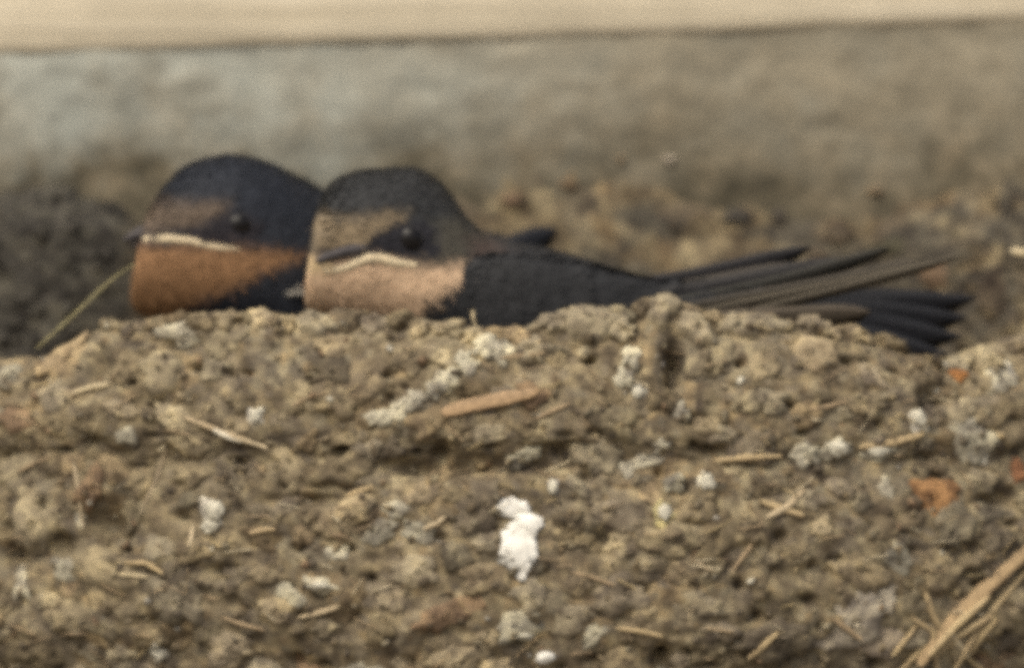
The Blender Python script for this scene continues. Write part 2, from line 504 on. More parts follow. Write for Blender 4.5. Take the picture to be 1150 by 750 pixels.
dab_v, dab_f, dab_base = [], [], 0
def dab(px, py, rx, ry, ang, colr, height=0.55, seed=0):
    """one beakful of mud pressed onto the nest: a ragged, crumbly mound that follows the surface under it"""
    loc, nr = hit(cup_bvh, px, py)
    if loc is None: return None
    nr = (nr + Vector((0, -0.9, 0.15))).normalized()
    right = Vector((1, 0, 0)); right = (right - nr * right.dot(nr)).normalized(); up = nr.cross(right)
    RN, KN = 8, 26
    rho = np.linspace(1.0, 0.0, RN + 1)[:-1]
    aa = np.linspace(0, 2 * math.pi, KN, endpoint=False)
    out = 1 + 0.9 * (vnoise(1.5 * np.cos(aa) + seed * 3.1, 1.5 * np.sin(aa) + 5, seed) - .5) + 0.55 * (vnoise(4 * np.cos(aa) + seed, 4 * np.sin(aa), seed + 1) - .5)
    ca, sa = math.cos(ang), math.sin(ang)
    V = []
    r0 = min(rx, ry)
    global dab_base
    for rr in list(rho) + [0.0]:
        for k in range(KN if rr > 0 else 1):
            lx = rx * out[k] * rr * math.cos(aa[k]) if rr > 0 else 0.0; ly = ry * out[k] * rr * math.sin(aa[k]) if rr > 0 else 0.0
            u_, v_ = lx * ca - ly * sa, lx * sa + ly * ca
            q = loc + (right * u_ + up * v_) * S
            near, n2_, _, _ = cup_bvh.find_nearest(q)
            if n2_.y > 0 and n2_.z < 0.2: n2_ = -n2_
            basep = near.lerp(q, 0.45)
            n_ = float(fbm(np.array((px + u_) / 9.), np.array((py + v_) / 8.), 3, seed + 7)) - .5
            n2f = float(vnoise(np.array((px + u_) / 3.2), np.array((py + v_) / 3.2), seed + 9)) - .5
            h = r0 * height * math.sqrt(max(0, 1 - rr ** 3.0)) * (1 + 0.9 * n_) + 2.0 * n2f * (1 - rr) - (3.5 if rr == 1.0 else 0)
            V.append(basep + nr * h * S)
    F = grid_faces(RN, KN, True).tolist()
    c_ = len(V) - 1
    F += [[(RN - 1) * KN + k, (RN - 1) * KN + (k + 1) % KN, c_] for k in range(KN)]
    dab_v.extend(V); dab_f.extend([[a + dab_base for a in f] for f in F]); dab_base += len(V)
    o = mesh_obj('mud_pellet', V, F, M_pellet, nest)
    o.color = (*colr, 1)
    return o

# special coloured pellets first: whitish crusts, orange clay, tan flakes
WH = (0.52, 0.49, 0.41); W2 = (0.40, 0.37, 0.285); YW = (0.42, 0.37, 0.20)
OR = (0.29, 0.165, 0.08); OR2 = (0.235, 0.165, 0.105); TN = (0.275, 0.235, 0.165)
SPECIAL = [(432, 468, 18, 11, .4, W2), (450, 458, 15, 12, .3, W2), (468, 449, 16, 12, .3, W2), (488, 439, 16, 11, .2, W2), (505, 426, 13, 13, 0, W2),
           (528, 410, 14, 12, .3, W2), (545, 388, 16, 16, 0, W2), (562, 396, 15, 14, 0, W2), (520, 402, 10, 10, 0, W2),
           (240, 577, 13, 21, .1, WH), (290, 467, 9, 9, 0, WH), (210, 376, 28, 13, 0, W2), (238, 361, 12, 11, 0, WH), (288, 364, 12, 10, 0, W2),
           (705, 402, 13, 13, 0, W2), (716, 438, 9, 9, 0, WH), (700, 424, 9, 12, 0, W2), (764, 462, 9, 11, 0, W2), (722, 516, 20, 9, .3, W2), (742, 500, 11, 8, .3, W2), (704, 525, 14, 11, 0, W2),
           (790, 538, 11, 13, 0, WH), (744, 575, 11, 15, -.3, YW), (934, 505, 20, 14, .2, W2), (903, 509, 17, 13, 0, W2), (1030, 471, 11, 13, 0, WH),
           (985, 508, 18, 10, 0, W2), (992, 545, 8, 14, .3, W2), (1087, 494, 26, 30, 0, W2), (1098, 510, 10, 14, 0, WH), (1122, 428, 22, 20, 0, W2), (1130, 418, 9, 12, .4, WH),
           (181, 733, 9, 8, 0, WH), (360, 654, 21, 8, -.2, W2), (621, 546, 7, 10, 0, WH), (24, 652, 9, 22, 0, W2), (92, 580, 7, 14, 0, W2), (960, 700, 38, 30, .3, (.30, .265, .21)), (985, 672, 26, 18, .3, (.32, .285, .23)), (930, 715, 26, 14, .3, (.27, .235, .185)), (985, 715, 28, 22, .3, (.30, .25, .19)),
           (286, 421, 31, 15, 0, OR2), (1046, 556, 30, 19, .1, OR), (1078, 421, 10, 10, 0, (0.36, .17, .065)), (20, 471, 24, 14, 0, OR2), (500, 688, 36, 17, .3, OR2), (1142, 526, 13, 18, 0, (.22, .11, .06)),
           (343, 740, 28, 12, 0, OR2), (640, 690, 26, 16, 0, TN), (812, 488, 18, 14, 0, TN), (412, 508, 17, 16, 0, TN), (905, 560, 22, 12, 0, TN), (770, 680, 30, 20, 0, TN),
           (60, 445, 22, 14, 0, TN), (545, 488, 26, 12, .2, TN), (1110, 745, 30, 16, .2, OR2), (470, 640, 24, 16, 0, TN), (658, 362, 30, 21, 0, TN), (622, 364, 18, 15, 0, TN), (742, 350, 19, 22, 0, TN), (782, 372, 20, 20, 0, TN), (700, 372, 16, 16, 0, TN), (826, 366, 22, 16, 0, TN),
           (380, 618, 16, 10, 0, W2), (445, 570, 12, 12, 0, W2), (600, 395, 22, 16, 0, TN), (855, 365, 26, 14, 0, TN), (960, 372, 22, 14, 0, TN), (110, 370, 34, 18, 0, TN)]
taken = []
n_p = 0
for (px, py, rx, ry, ang, colr) in SPECIAL:
    if dab(px, py, rx * 1.1, ry * 1.1, ang, colr, 0.7 if (py < 400 and colr == TN) else (0.12 if rx > 25 else 0.4), n_p) is None: continue
    taken.append((px, py, max(rx, ry) * .85)); n_p += 1

# the rest of the 300 pellets, spread over the visible face and along the rim
x_ = 55.0
while x_ < 1150:        # a ragged course of larger lumps along the rim
    r = random.uniform(10, 21); x_ += r * 1.25
    colr = mudcol(random.random()) * random.uniform(0.9, 1.5)
    if dab(x_, float(rim(x_)) + random.uniform(3, 12), r * 1.15, r * .85, random.gauss(0, .4), colr.tolist(), random.uniform(.6, 1.1), n_p): 
        taken.append((x_, float(rim(x_)) + 6, r * .7)); n_p += 1
    x_ += r * .55
tries = 0
while n_p < 300 and tries < 60000:
    tries += 1
    px = random.uniform(-10, 1160)
    py = random.uniform(0, 1) ** 1.1 * (765 - float(rim(px))) + float(rim(px)) - 2
    r = random.choice([13, 15, 17, 19, 22, 26, 31])
    if tries > 8000: r = random.choice([11, 13, 15, 17])
    if pitmask(np.array(px), np.array(py)) > 9: continue
    if any((px - a) ** 2 + (py - b) ** 2 < ((c_ + r) * (.80 if tries < 30000 else .62)) ** 2 for a, b, c_ in taken): continue
    colr = mudcol(random.random()) * random.uniform(0.70, 1.45) * float(tone(px, py)) * (1.0 + 0.28 * (1 - float(sstep(20, 70, py - float(rim(px))))))
    q = random.random()
    if q < 0.08: colr = np.array(W2) * 0.72
    elif q < 0.10: colr = np.array(OR2) * 0.85
    if dab(px, py, r * random.uniform(1.0, 1.5), r * random.uniform(.8, 1.05), random.gauss(0.1, .5), colr.tolist(), random.uniform(.2, .46), n_p) is None: continue
    taken.append((px, py, r)); n_p += 1

_cf = grid_faces(nu, nv).tolist()
top_bvh = BVHTree.FromPolygons([tuple(v) for v in verts] + [tuple(v) for v in dab_v], _cf + [[a + len(verts) for a in f] for f in dab_f])

# mud crumbs: thousands of small grains, one object
cv, cf, cl = [], [], []
base_i = 0
def crumbs(n, bvh, yfun, rlo, rhi, cfun):
    global base_i
    for k in range(n):
        px = random.uniform(-40, 1190); py = yfun(px)
        loc, nr = hit(bvh, px, py)
        if loc is None: continue
        r = random.uniform(0, 1) ** 1.8 * (rhi - rlo) + rlo
        c0 = cfun(px)
        if c0 is None: continue
        lv = lumpy(ICO2 if r > 5 else ICO1, random.randrange(4000), 0.95) * np.array([random.uniform(.8, 1.5), random.uniform(.7, 1.1), random.uniform(.6, 1.0)]) * r * S
        R = np.array(orient(nr, random.uniform(0, 6.28)))
        lv = lv @ R.T + np.array(loc + nr * r * S * 0.05)
        cv.append(lv); F = F2 if r > 5 else F1
        cf.extend([[a + base_i for a in f] for f in F]); base_i += len(lv)
        cl.append(np.tile(c0, (len(lv), 1)))
def front_col(px):
    q = random.random()
    if q < 0.03: return np.array(WH) * random.uniform(.5, .9)
    if q < 0.06: return np.array(OR2) * random.uniform(.7, 1.0)
    if q < 0.14: return np.array((.09, .075, .058)) * random.uniform(.8, 1.3)
    return mudcol(random.random()) * random.uniform(.75, 1.2)
crumbs(1500, top_bvh, lambda px: float(rim(px)) - 4 + random.uniform(0, 1) * (775 - float(rim(px))), 1.4, 5.5, front_col)
mesh_o = mesh_obj('mud_crumbs', np.concatenate(cv), cf, M_mud, nest, np.concatenate(cl))
tag(mesh_o, kind='stuff')

# lumps standing proud on the back of the nest
cv, cf, cl = [], [], []; base_i = 0
def back_col(px):
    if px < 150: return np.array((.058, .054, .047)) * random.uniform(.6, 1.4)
    if px < 1090: return None
    return mudcol(random.random()) * random.uniform(.6, 1.0)
def back_y(px):
    e = float(np.interp(px, EDX, EDY)); return random.uniform(e + 6, e + (190 if px < 150 or px > 1080 else 80))
crumbs(420, back_bvh, back_y, 2, 8, back_col)
tag(mesh_obj('back_crumbs', np.concatenate(cv), cf, M_mud, nest, np.concatenate(cl)), kind='stuff')

# mud flecks on the wall, by shape (the two dark ones show clearly)
for (px, py, rx, ry, colr) in [(832, 242, 17, 10, (.05, .045, .04)), (880, 242, 9, 9, (.06, .052, .045)), (945, 250, 14, 5, (.12, .09, .06)), (700, 176, 5, 4, (.2, .15, .1)),
                               (755, 176, 8, 4, (.42, .37, .3)), (1138, 240, 9, 36, (.085, .075, .06)), (640, 205, 10, 6, (.15, .11, .07)), (575, 222, 12, 8, (.14, .10, .07)),
                               (948, 262, 16, 14, (.085, .068, .05)), (975, 284, 20, 9, (.06, .052, .04)), (1010, 276, 26, 10, (.065, .06, .042)), (925, 285, 14, 8, (.08, .064, .048)), (1060, 310, 18, 14, (.15, .105, .07)), (1128, 330, 20, 26, (.075, .06, .045)), (760, 252, 5, 4, (.09, .07, .05)), (990, 212, 9, 4, (.16, .12, .08))]:
    o = bpy.data.objects.new('mud_fleck', PELLETS[random.randrange(18)])
    loc, nr = hit(back_bvh, px, py)
    d = WALL_D
    if loc is not None and loc.y < WALL_D * S: d = loc.y / S
    o.matrix_world = Matrix.Translation(P(px, py, d - 1)) @ Matrix.Diagonal((rx * S, 6 * S, ry * S, 1))
    link(o, wall); o.color = (*colr, 1)

# ------------------------------------------------------------------ straws, strips and stems stuck in the mud
def ribbon(name, pts, w, c0, c1, thick=0.45, parent=nest, lift=2.0, bvh=top_bvh, depths=None, seed=0):
    """a flattened, split stem through photo points; lies on the mud unless depths are given"""
    pts = np.array(pts, float); n = max(8, int(np.hypot(*(pts[-1] - pts[0])) / 5))
    seg = np.concatenate([[0], np.cumsum(np.hypot(*np.diff(pts, axis=0).T))]); t = np.linspace(0, seg[-1], n)
    X = np.interp(t, seg, pts[:, 0]); Y = np.interp(t, seg, pts[:, 1])
    if depths is None:
        ds = []
        for a, b in zip(X, Y):
            h, _ = hit(bvh, a, b); ds.append(h.y / S if h is not None else -150)
        ds = np.array(ds)
        lin = np.polyfit(np.arange(n), ds, 1); fit = np.polyval(lin, np.arange(n)); D = smooth1(0.5 * fit + 0.5 * ds, 4) - lift - w * .25
    else:
        D = np.interp(t, np.linspace(0, seg[-1], len(depths)), depths)
    V, C, K = [], [], 8
    for i in range(n):
        u = i / (n - 1)
        ww = w * 0.5 * (0.55 + 0.45 * math.sin(math.pi * min(1, max(0, u * .9 + .08)))) * (1 + 0.25 * (float(vnoise(i * .6, seed, seed + 3)) - .5))
        if i == 0 or i == n - 1: ww *= 0.55
        tx = X[min(i + 1, n - 1)] - X[max(i - 1, 0)]; ty = Y[min(i + 1, n - 1)] - Y[max(i - 1, 0)]
        L = math.hypot(tx, ty) + 1e-9; nx_, ny_ = -ty / L, tx / L
        for k in range(K):
            a = 2 * math.pi * k / K
            o1 = math.cos(a) * ww; o2 = math.sin(a) * ww * thick
            V.append(P(X[i] + nx_ * o1, Y[i] + ny_ * o1, D[i] + o2))
            s = float(vnoise(i * .12 + 3, k * 2.3, seed + 9))
            C.append(np.array(c0) * (1 - s) + np.array(c1) * s)
    F = grid_faces(n, K, True).tolist() + [list(range(K))[::-1], list(range((n - 1) * K, n * K))]
    return mesh_obj(name, V, F, M_straw, parent, np.array(C))

CR = (0.56, 0.48, 0.33); CY = (0.45, 0.35, 0.19); TA = (0.37, 0.275, 0.165); DK = (0.25, 0.185, 0.115); PALE = (0.55, 0.50, 0.40)
STRAWS = [([(83, 441), (132, 430)], 7, CR, CY), ([(208, 467), (250, 484), (302, 502)], 7, CR, TA), ([(240, 481), (278, 495)], 8, (.62, .58, .48), CR),
          ([(140, 630), (166, 630), (187, 643)], 7, CY, TA), ([(134, 643), (168, 646)], 6, CR, CY), ([(84, 515), (90, 552), (95, 592)], 6, (.36, .31, .22), TA),
          ([(335, 691), (383, 678)], 7, CR, TA), ([(531, 347), (534, 366)], 4, CR, CY), ([(800, 516), (876, 511)], 8, CY, TA), ([(962, 502), (1000, 496), (1036, 487)], 10, TA, CY),
          ([(850, 560), (900, 577)], 10, TA, CY), ([(858, 580), (902, 548)], 9, TA, CR), ([(838, 737), (873, 706)], 8, CY, TA), ([(1036, 660), (1046, 690), (1062, 716)], 9, CY, TA),
          ([(1062, 704), (1087, 737)], 9, CY, CR), ([(1046, 738), (1068, 716), (1112, 690)], 10, TA, CY), ([(1085, 736), (1118, 694)], 9, TA, CY), ([(1046, 700), (1052, 752)], 8, CY, TA),
          ([(220, 586), (215, 612)], 6, CR, TA), ([(282, 597), (312, 592)], 6, CY, TA), ([(390, 555), (420, 545)], 7, TA, CY), ([(476, 592), (502, 577)], 7, CR, TA),
          ([(690, 702), (742, 711)], 7, CY, TA), ([(1000, 735), (1028, 700)], 7, TA, CY), ([(160, 575), (190, 500)], 4, (.30, .25, .18), TA), ([(930, 690), (966, 716)], 7, TA, DK),
          ([(560, 402), (612, 396)], 5, TA, DK), ([(600, 470), (640, 452)], 6, DK, TA), ([(1070, 752), (1100, 700), (1152, 640)], 8, TA, CY), ([(1020, 690), (1064, 720), (1104, 752)], 7, CY, TA), ([(1010, 752), (1040, 722)], 7, TA, CY), ([(20, 530), (60, 512)], 5, DK, TA), ([(330, 455), (368, 440)], 5, TA, DK), ([(905, 460), (950, 450)], 6, DK, TA),
          ([(250, 690), (300, 705)], 5, TA, DK), ([(640, 640), (690, 655)], 6, DK, TA), ([(820, 640), (850, 600)], 6, TA, DK)]
for i, (pts, w, c0, c1) in enumerate(STRAWS):
    pts = [pts[0]] + [((pts[0][0] + pts[-1][0]) / 2 + random.uniform(-3, 3), (pts[0][1] + pts[-1][1]) / 2 + random.uniform(-3, 3))] + [pts[-1]] if len(pts) == 2 else pts
    ribbon('straw', pts, w * .85, c0, c1, seed=i * 3 + 1)
tag(ribbon('bark_strip', [(496, 463), (530, 454), (570, 446), (602, 440)], 17, (.44, .30, .17), (.31, .215, .13), .16, seed=201), 'flat orange tan strip of bark')
tag(ribbon('leaf_strip', [(1030, 745), (1060, 706), (1100, 665), (1170, 602)], 17, (.46, .33, .18), (.27, .19, .11), .14, seed=202), 'broad tan dry grass leaf')
tag(ribbon('leaf_strip', [(1040, 735), (1075, 698), (1110, 668)], 9, CY, TA, .5, lift=8, seed=203), 'narrow yellow dry grass leaf')
ribbon('grass_stem', [(40, 392), (62, 372), (84, 352), (112, 325), (132, 308), (152, 296)], 3.4, (.20, .18, .09), (.30, .26, .14), .9, depths=[-60, -60, -50, -40, -40, -42], seed=204)
ribbon('straw', [(1138, 281), (1160, 284)], 9, CR, CY, depths=[60, 50], seed=205)

# fine rootlets, one object
cvv, cff, ccc, bi = [], [], [], 0
for k in range(170):
    px = random.uniform(0, 1150); py = float(rim(px)) + 8 + random.random() * (740 - float(rim(px)))
    a = random.gauss(0, .7); L = random.uniform(10, 34)
    n = 6
    pts = []
    for i in range(n):
        u = i / (n - 1) - .5
        x = px + math.cos(a) * L * u; y = py + math.sin(a) * L * u + 5 * u * u * random.choice([-1, 1])
        h, nr = hit(top_bvh, x, y)
        if h is None: pts = None; break
        pts.append(h + Vector((0, -random.uniform(2, 7) * S, 0)))
    if not pts: continue
    c0 = np.array(random.choice([CR, CY, TA, DK, DK, TA])) * random.uniform(.6, 1.0); r = random.uniform(.7, 1.6) * S
    for i, p in enumerate(pts):
        for kk in range(4):
            ang = kk * math.pi / 2
            cvv.append((p.x + math.cos(ang) * r * .5, p.y + math.sin(ang) * r * .5, p.z + math.sin(ang + .8) * r)); ccc.append(c0)
    cff.extend((grid_faces(n, 4, True) + bi).tolist()); bi += n * 4
tag(mesh_obj('rootlets', cvv, cff, M_straw, nest, np.array(ccc)), kind='stuff')

# white droppings
def dropping(cx_, cy_, rx, ry, seed, sq=0.0):
    v = lumpy(ICO3, seed, 0.5)
    v = v * np.array([rx, 3.2, ry])
    v[:, 0] += sq * v[:, 2]
    loc, nr = hit(top_bvh, cx_, cy_)
    out = []
    for p in v:
        h, _ = hit(top_bvh, cx_ + p[0], cy_ - p[2])
        d = h.y / S if h is not None else loc.y / S
        d = 0.6 * d + 0.4 * loc.y / S
        out.append(P(cx_ + p[0], cy_ - p[2], d + p[1] - 3))
    mesh_obj('dropping', out, F3, M_drop if seed < 904 or seed == 905 else M_drop2, nest)
for args in [(577, 567, 20, 11, 900), (590, 588, 17, 13, 901), (581, 612, 20, 26, 902, .25), (583, 636, 12, 12, 903), (242, 572, 9, 12, 904), (612, 735, 10, 6, 905, .4), (590, 712, 10, 4, 906),
             (792, 540, 8, 9, 907), (1031, 470, 7, 9, 908), (289, 466, 7, 7, 909), (238, 590, 8, 7, 910), (620, 546, 5, 8, 911), (940, 503, 10, 8, 912), (984, 506, 12, 6, 913), (180, 732, 8, 6, 914),
             (636 + 80, 440, 6, 6, 915), (360, 656, 11, 5, 916), (745, 573, 7, 10, 917)]:
    dropping(*args)

# ------------------------------------------------------------------ swallow chicks
def catmull(a, n):
    a = np.asarray(a, float); m = len(a)
    t = np.linspace(0, m - 1, n); i = np.clip(t.astype(int), 0, m - 2); u = (t - i)
    g_ = lambda k: a[np.clip(k, 0, m - 1)]
    p0, p1, p2, p3 = g_(i - 1), g_(i), g_(i + 1), g_(i + 2)
    u = u.reshape(-1, *([1] * (a.ndim - 1)))
    return 0.5 * (2 * p1 + (p2 - p0) * u + (2 * p0 - 5 * p1 + 4 * p2 - p3) * u ** 2 + (3 * p1 - p0 - 3 * p2 + p3) * u ** 3)

def loft(st, n=130, K=72, fluff=0.0, seed=0):
    """stations (top x, top y, bottom x, bottom y, half width, depth) -> px-space verts of one closed body"""
    s = catmull(st, n)
    V = []
    for r in s:
        tx, ty, bx_, by, w, d = r
        for k in range(K):
            a = 2 * math.pi * k / K
            ca, sa = math.cos(a), math.sin(a)
            e = 0.9
            ca = math.copysign(abs(ca) ** e, ca); sa = math.copysign(abs(sa) ** e, sa)
            V.append(((tx + bx_) / 2 + (tx - bx_) / 2 * ca, (ty + by) / 2 + (ty - by) / 2 * ca, d - w * sa))
    V = np.array(V)
    if fluff:
        q = V
        nn = (fbm(q[:, 0] / 14 + q[:, 2] / 30, q[:, 1] / 11, 3, seed) - .5) * fluff
        c_ = V.reshape(n, K, 3).mean(1, keepdims=True)
        dv = V.reshape(n, K, 3) - c_
        dv /= np.linalg.norm(dv, axis=-1, keepdims=True) + 1e-6
        V = (V.reshape(n, K, 3) + dv * nn.reshape(n, K, 1)).reshape(-1, 3)
    F = grid_faces(n, K, True).tolist() + [list(range(K))[::-1], list(range((n - 1) * K, n * K))]
    return V, F

def poly_sd(x, y, poly):
    poly = np.array(poly, float)
    d = np.full(x.shape, 1e9); inside = np.zeros(x.shape, bool)
    for (x0, y0), (x1, y1) in zip(poly, np.roll(poly, -1, axis=0)):
        ex, ey = x1 - x0, y1 - y0
        t = np.clip(((x - x0) * ex + (y - y0) * ey) / (ex * ex + ey * ey + 1e-9), 0, 1)
        d = np.minimum(d, np.hypot(x - x0 - t * ex, y - y0 - t * ey))
        c_ = ((y0 > y) != (y1 > y)) & (x < (x1 - x0) * (y - y0) / (y1 - y0 + 1e-9) + x0)
        inside ^= c_
    return np.where(inside, d, -d)

def painter(base, patches):
    def f(v):
        x, y = v[:, 0], v[:, 1]
        xx = x + (fbm(x / 9, y / 9, 2, 71) - .5) * 6; yy = y + (fbm(x / 9, y / 9, 2, 72) - .5) * 6
        c_ = np.tile(np.array(base, float), (len(v), 1)) * (0.8 + .4 * fbm(x / 18, y / 10, 3, 73)[:, None])
        for poly, colr, soft in patches:
            w = sstep(-soft * 1.5, soft * 1.5, poly_sd(xx, yy, poly))[:, None]
            cc_ = np.array(colr) * (0.86 + .28 * fbm(x / 22, y / 14, 3, 74)[:, None])
            c_ = c_ * (1 - w) + cc_ * w
        return c_
    return f

def to_w(V): return np.stack([(V[:, 0] - 575) * S, V[:, 1] * 0 + V[:, 2] * S, Z0 + (375 - V[:, 1]) * S], -1)

def feather(name, base, tip, w, parent, colr, edge, dbase, dtip, bow=0.0, twist=0.4, taper=(.70, 3.2, .9)):
    (x0, y0), (x1, y1) = base, tip
    n = 16; L = math.hypot(x1 - x0, y1 - y0); nx_, ny_ = -(y1 - y0) / L, (x1 - x0) / L
    V, C = [], []
    for i in range(n):
        u = i / (n - 1)
        ww = w * (0.35 + 0.65 * min(1, u * 3)) * (1 - max(0, (u - taper[0]) / (1 - taper[0])) ** taper[1] * taper[2])
        bx_ = x0 + (x1 - x0) * u + nx_ * bow * 4 * u * (1 - u); by = y0 + (y1 - y0) * u + ny_ * bow * 4 * u * (1 - u)
        d = dbase + (dtip - dbase) * u
        for k, (s, t, cc_) in enumerate([(-.38, 0, edge), (-.12, -.5, colr), (0, -1.0, tuple(.5 * a + .5 * b for a, b in zip(colr, edge))), (.14, -.5, colr), (.62, 0.6, edge if edge != colr else colr), (0.1, 1.2, colr)]):
            V.append(P(bx_ + nx_ * s * ww, by + ny_ * s * ww, d + t + s * ww * twist)); C.append(cc_)
    F = grid_faces(n, 6, True).tolist() + [list(range(6))[::-1], list(range((n - 1) * 6, n * 6))]
    return mesh_obj(name, V, F, M_plume, parent, np.array(C))

def plumage(V, F, paint, n, parent, mask=None, lo=10, hi=18, back=(1, .25, 0), wr=(.09, .15), lift=2.0):
    """small overlapping contour feathers lying back along the body"""
    F = np.array([f for f in F if len(f) == 4])
    a, b, c_, d = (V[F[:, i]] for i in range(4))
    nr = np.cross(c_ - a, d - b); ar = np.linalg.norm(nr, axis=1); nr /= ar[:, None] + 1e-9
    cen = V.mean(0)
    mid_ = (a + b + c_ + d) / 4
    pr = ar * ((mask(mid_)) if mask else 1); pr /= pr.sum()
    idx = rng.choice(len(F), n, p=pr)
    r1, r2 = rng.random((2, n, 1))
    p = a[idx] * (1 - r1) * (1 - r2) + b[idx] * r1 * (1 - r2) + c_[idx] * r1 * r2 + d[idx] * (1 - r1) * r2
    nn = nr[idx]
    # outward
    flip = np.sign(np.sum(nn * (p - np.stack([p[:, 0], np.full(n, cen[1]), np.full(n, cen[2])], -1)), 1)); flip[flip == 0] = 1
    nn = nn * flip[:, None]
    bd = np.tile(np.array(back, float), (n, 1)) + rng.normal(0, .10, (n, 3))
    t = bd - nn * np.sum(bd * nn, 1, keepdims=True); t /= np.linalg.norm(t, axis=1, keepdims=True) + 1e-9
    s = np.cross(nn, t)
    L = rng.uniform(lo, hi, (n, 1)); W = L * rng.uniform(wr[0], wr[1], (n, 1))
    p0 = p - nn * 1.0; pl = p + t * L * .55 + s * W + nn * 0.25; prr = p + t * L * .55 - s * W + nn * 0.25
    pm = p + t * L * .55 + nn * 0.5; pt = p + t * L + nn * rng.uniform(.1, lift, (n, 1))
    allv = np.stack([p0, pl, pm, prr, pt], 1).reshape(-1, 3)
    k = np.arange(n)[:, None] * 5
    f = np.concatenate([k + np.array([[0, 2, 1]]), k + np.array([[0, 3, 2]]), k + np.array([[1, 2, 4]]), k + np.array([[2, 3, 4]])])
    cc_ = paint(p) * rng.uniform(.95, 1.06, (n, 1))
    o = mesh_obj('plumage', to_w(allv), f, M_plume, parent, np.repeat(cc_, 5, axis=0))
    wn_ = np.stack([nn[:, 0], nn[:, 2], -nn[:, 1]], -1)
    o.data.normals_split_custom_set_from_vertices(np.repeat(wn_, 5, axis=0).tolist())
    return tag(o, kind='stuff')

def tube(name, pts, radii, mat, parent, flat=1.0):
    pts = [Vector(p) for p in pts]
    n, K = len(pts), 10
    V = []
    for i in range(n):
        t = (pts[min(i + 1, n - 1)] - pts[max(i - 1, 0)]).normalized()
        a = t.cross(Vector((0, 1, 0))).normalized(); b = t.cross(a)
        for k in range(K):
            q = 2 * math.pi * k / K
            V.append(pts[i] + a * math.cos(q) * radii[i] * S + b * math.sin(q) * radii[i] * S * flat)
    F = grid_faces(n, K, True).tolist() + [list(range(K))[::-1], list(range((n - 1) * K, n * K))]
    return mesh_obj(name, V, F, mat, parent)

def eyeball(px, py, r, bvh, parent, far=False):
    if far:
        loc, nr, _, _ = bvh.ray_cast(P(px, py, 900), Vector((0, -1, 0)))
    else:
        loc, nr = hit(bvh, px, py)
    if loc is None: return
    v = ICO3 * np.array([1, .5, .92]) * r * S + np.array(loc + Vector((0, (-1 if far else 1) * r * .26 * S, 0)))
    eb = mesh_obj('eye', v, F3, M_eye, parent)
    # a thin lid ring
    ring = [loc + Vector((math.cos(t) * r * 0.9 * S, (.1 if not far else -.1) * r * S, math.sin(t) * r * 0.84 * S)) for t in np.linspace(0, 2 * math.pi, 25)]
    lid = tube('eyelid', ring, [1.1] * 25, M_lid, parent)

M_lid = simple_mat('eyelid_skin', (0.025, 0.024, 0.026), 0.6, 0.2, 500, 0.3, 0.0001)

def flange(pts, radii, bvh, parent, proud=2.0, far=False):
    out = []
    pts = catmull(pts, 22); radii = catmull(np.array(radii)[:, None], 22)[:, 0]
    for (a, b) in pts:
        if far:
            loc, nr, _, _ = bvh.ray_cast(P(a, b, 900), Vector((0, -1, 0)))
        else:
            loc, nr = hit(bvh, a, b)
        if loc is None:
            loc = out[-1] if out else P(a, b, -60)
            loc = Vector((P(a, b).x, loc.y, P(a, b).z))
        out.append(Vector((P(a, b).x, loc.y + (proud if far else -proud) * S, P(a, b).z)))
    return tube('gape_flange', out, radii, M_gape, parent, 0.7)

BLK = (0.017, 0.0205, 0.030); CAP = (0.028, 0.029, 0.031)

# ---- left chick: full profile
c1 = empty('swallow_chick', P(300, 470, 80))
tag(c1, 'left swallow chick, black cap and rusty orange throat, bill pointing left', 'bird', 'chicks in the nest')
st1 = [(154, 268, 154, 278, 5, 8), (158, 254, 150, 298, 24, 12), (165, 236, 145, 324, 38, 18), (180, 212, 146, 344, 48, 24), (200, 190, 163, 355, 55, 30), (228, 177, 207, 361, 59, 36), (262, 173, 260, 371, 61, 44),
       (300, 182, 315, 392, 62, 58), (332, 197, 368, 415, 66, 78), (365, 214, 425, 425, 74, 105), (425, 238, 485, 428, 80, 140), (500, 254, 545, 418, 74, 165), (560, 262, 588, 400, 56, 180), (605, 280, 620, 380, 34, 188), (640, 310, 642, 350, 10, 192)]
paint1 = painter(BLK, [([(152, 238), (180, 226), (215, 226), (246, 224), (240, 236), (222, 250), (200, 256), (160, 264)], (.115, .085, .062), 8),
                       ([(170, 254), (205, 256), (236, 242), (262, 234), (286, 248), (282, 272), (235, 272), (205, 266)], (.016, .014, .019), 5),
                       ([(120, 272), (160, 274), (215, 274), (270, 278), (335, 282), (322, 291), (290, 302), (245, 324), (205, 340), (198, 380), (120, 380)], (.25, .138, .068), 7)])
V1, Fb1 = loft(st1, fluff=2, seed=81)
body1 = mesh_obj('body', to_w(V1), Fb1, M_plume, c1, paint1(V1))
bvh1 = BVHTree.FromPolygons([tuple(v) for v in to_w(V1)], Fb1)
plumage(V1, Fb1, paint1, 15000, c1, mask=lambda m: (m[:, 0] > 160) * (m[:, 0] < 640) * (1.0 + 1.0 * (m[:, 0] < 350)))
plumage(V1, Fb1, paint1, 1500, c1, mask=lambda m: (m[:, 0] > 146) * (m[:, 0] < 420) * (1 + 3 * (m[:, 1] > 290)), lo=12, hi=24, back=(.6, .8, 0), wr=(.04, .08), lift=7)
eyeball(266, 252, 15, bvh1, c1); eyeball(266, 252, 15, bvh1, c1, True)
G1 = [(160, 269), (174, 268), (192, 268), (215, 271), (240, 277), (268, 279)]
R1 = [3, 5.2, 5.6, 4.6, 4.0, 2.5]
flange(G1, R1, bvh1, c1, -1.2); flange(G1, R1, bvh1, c1, -1.2, far=True)

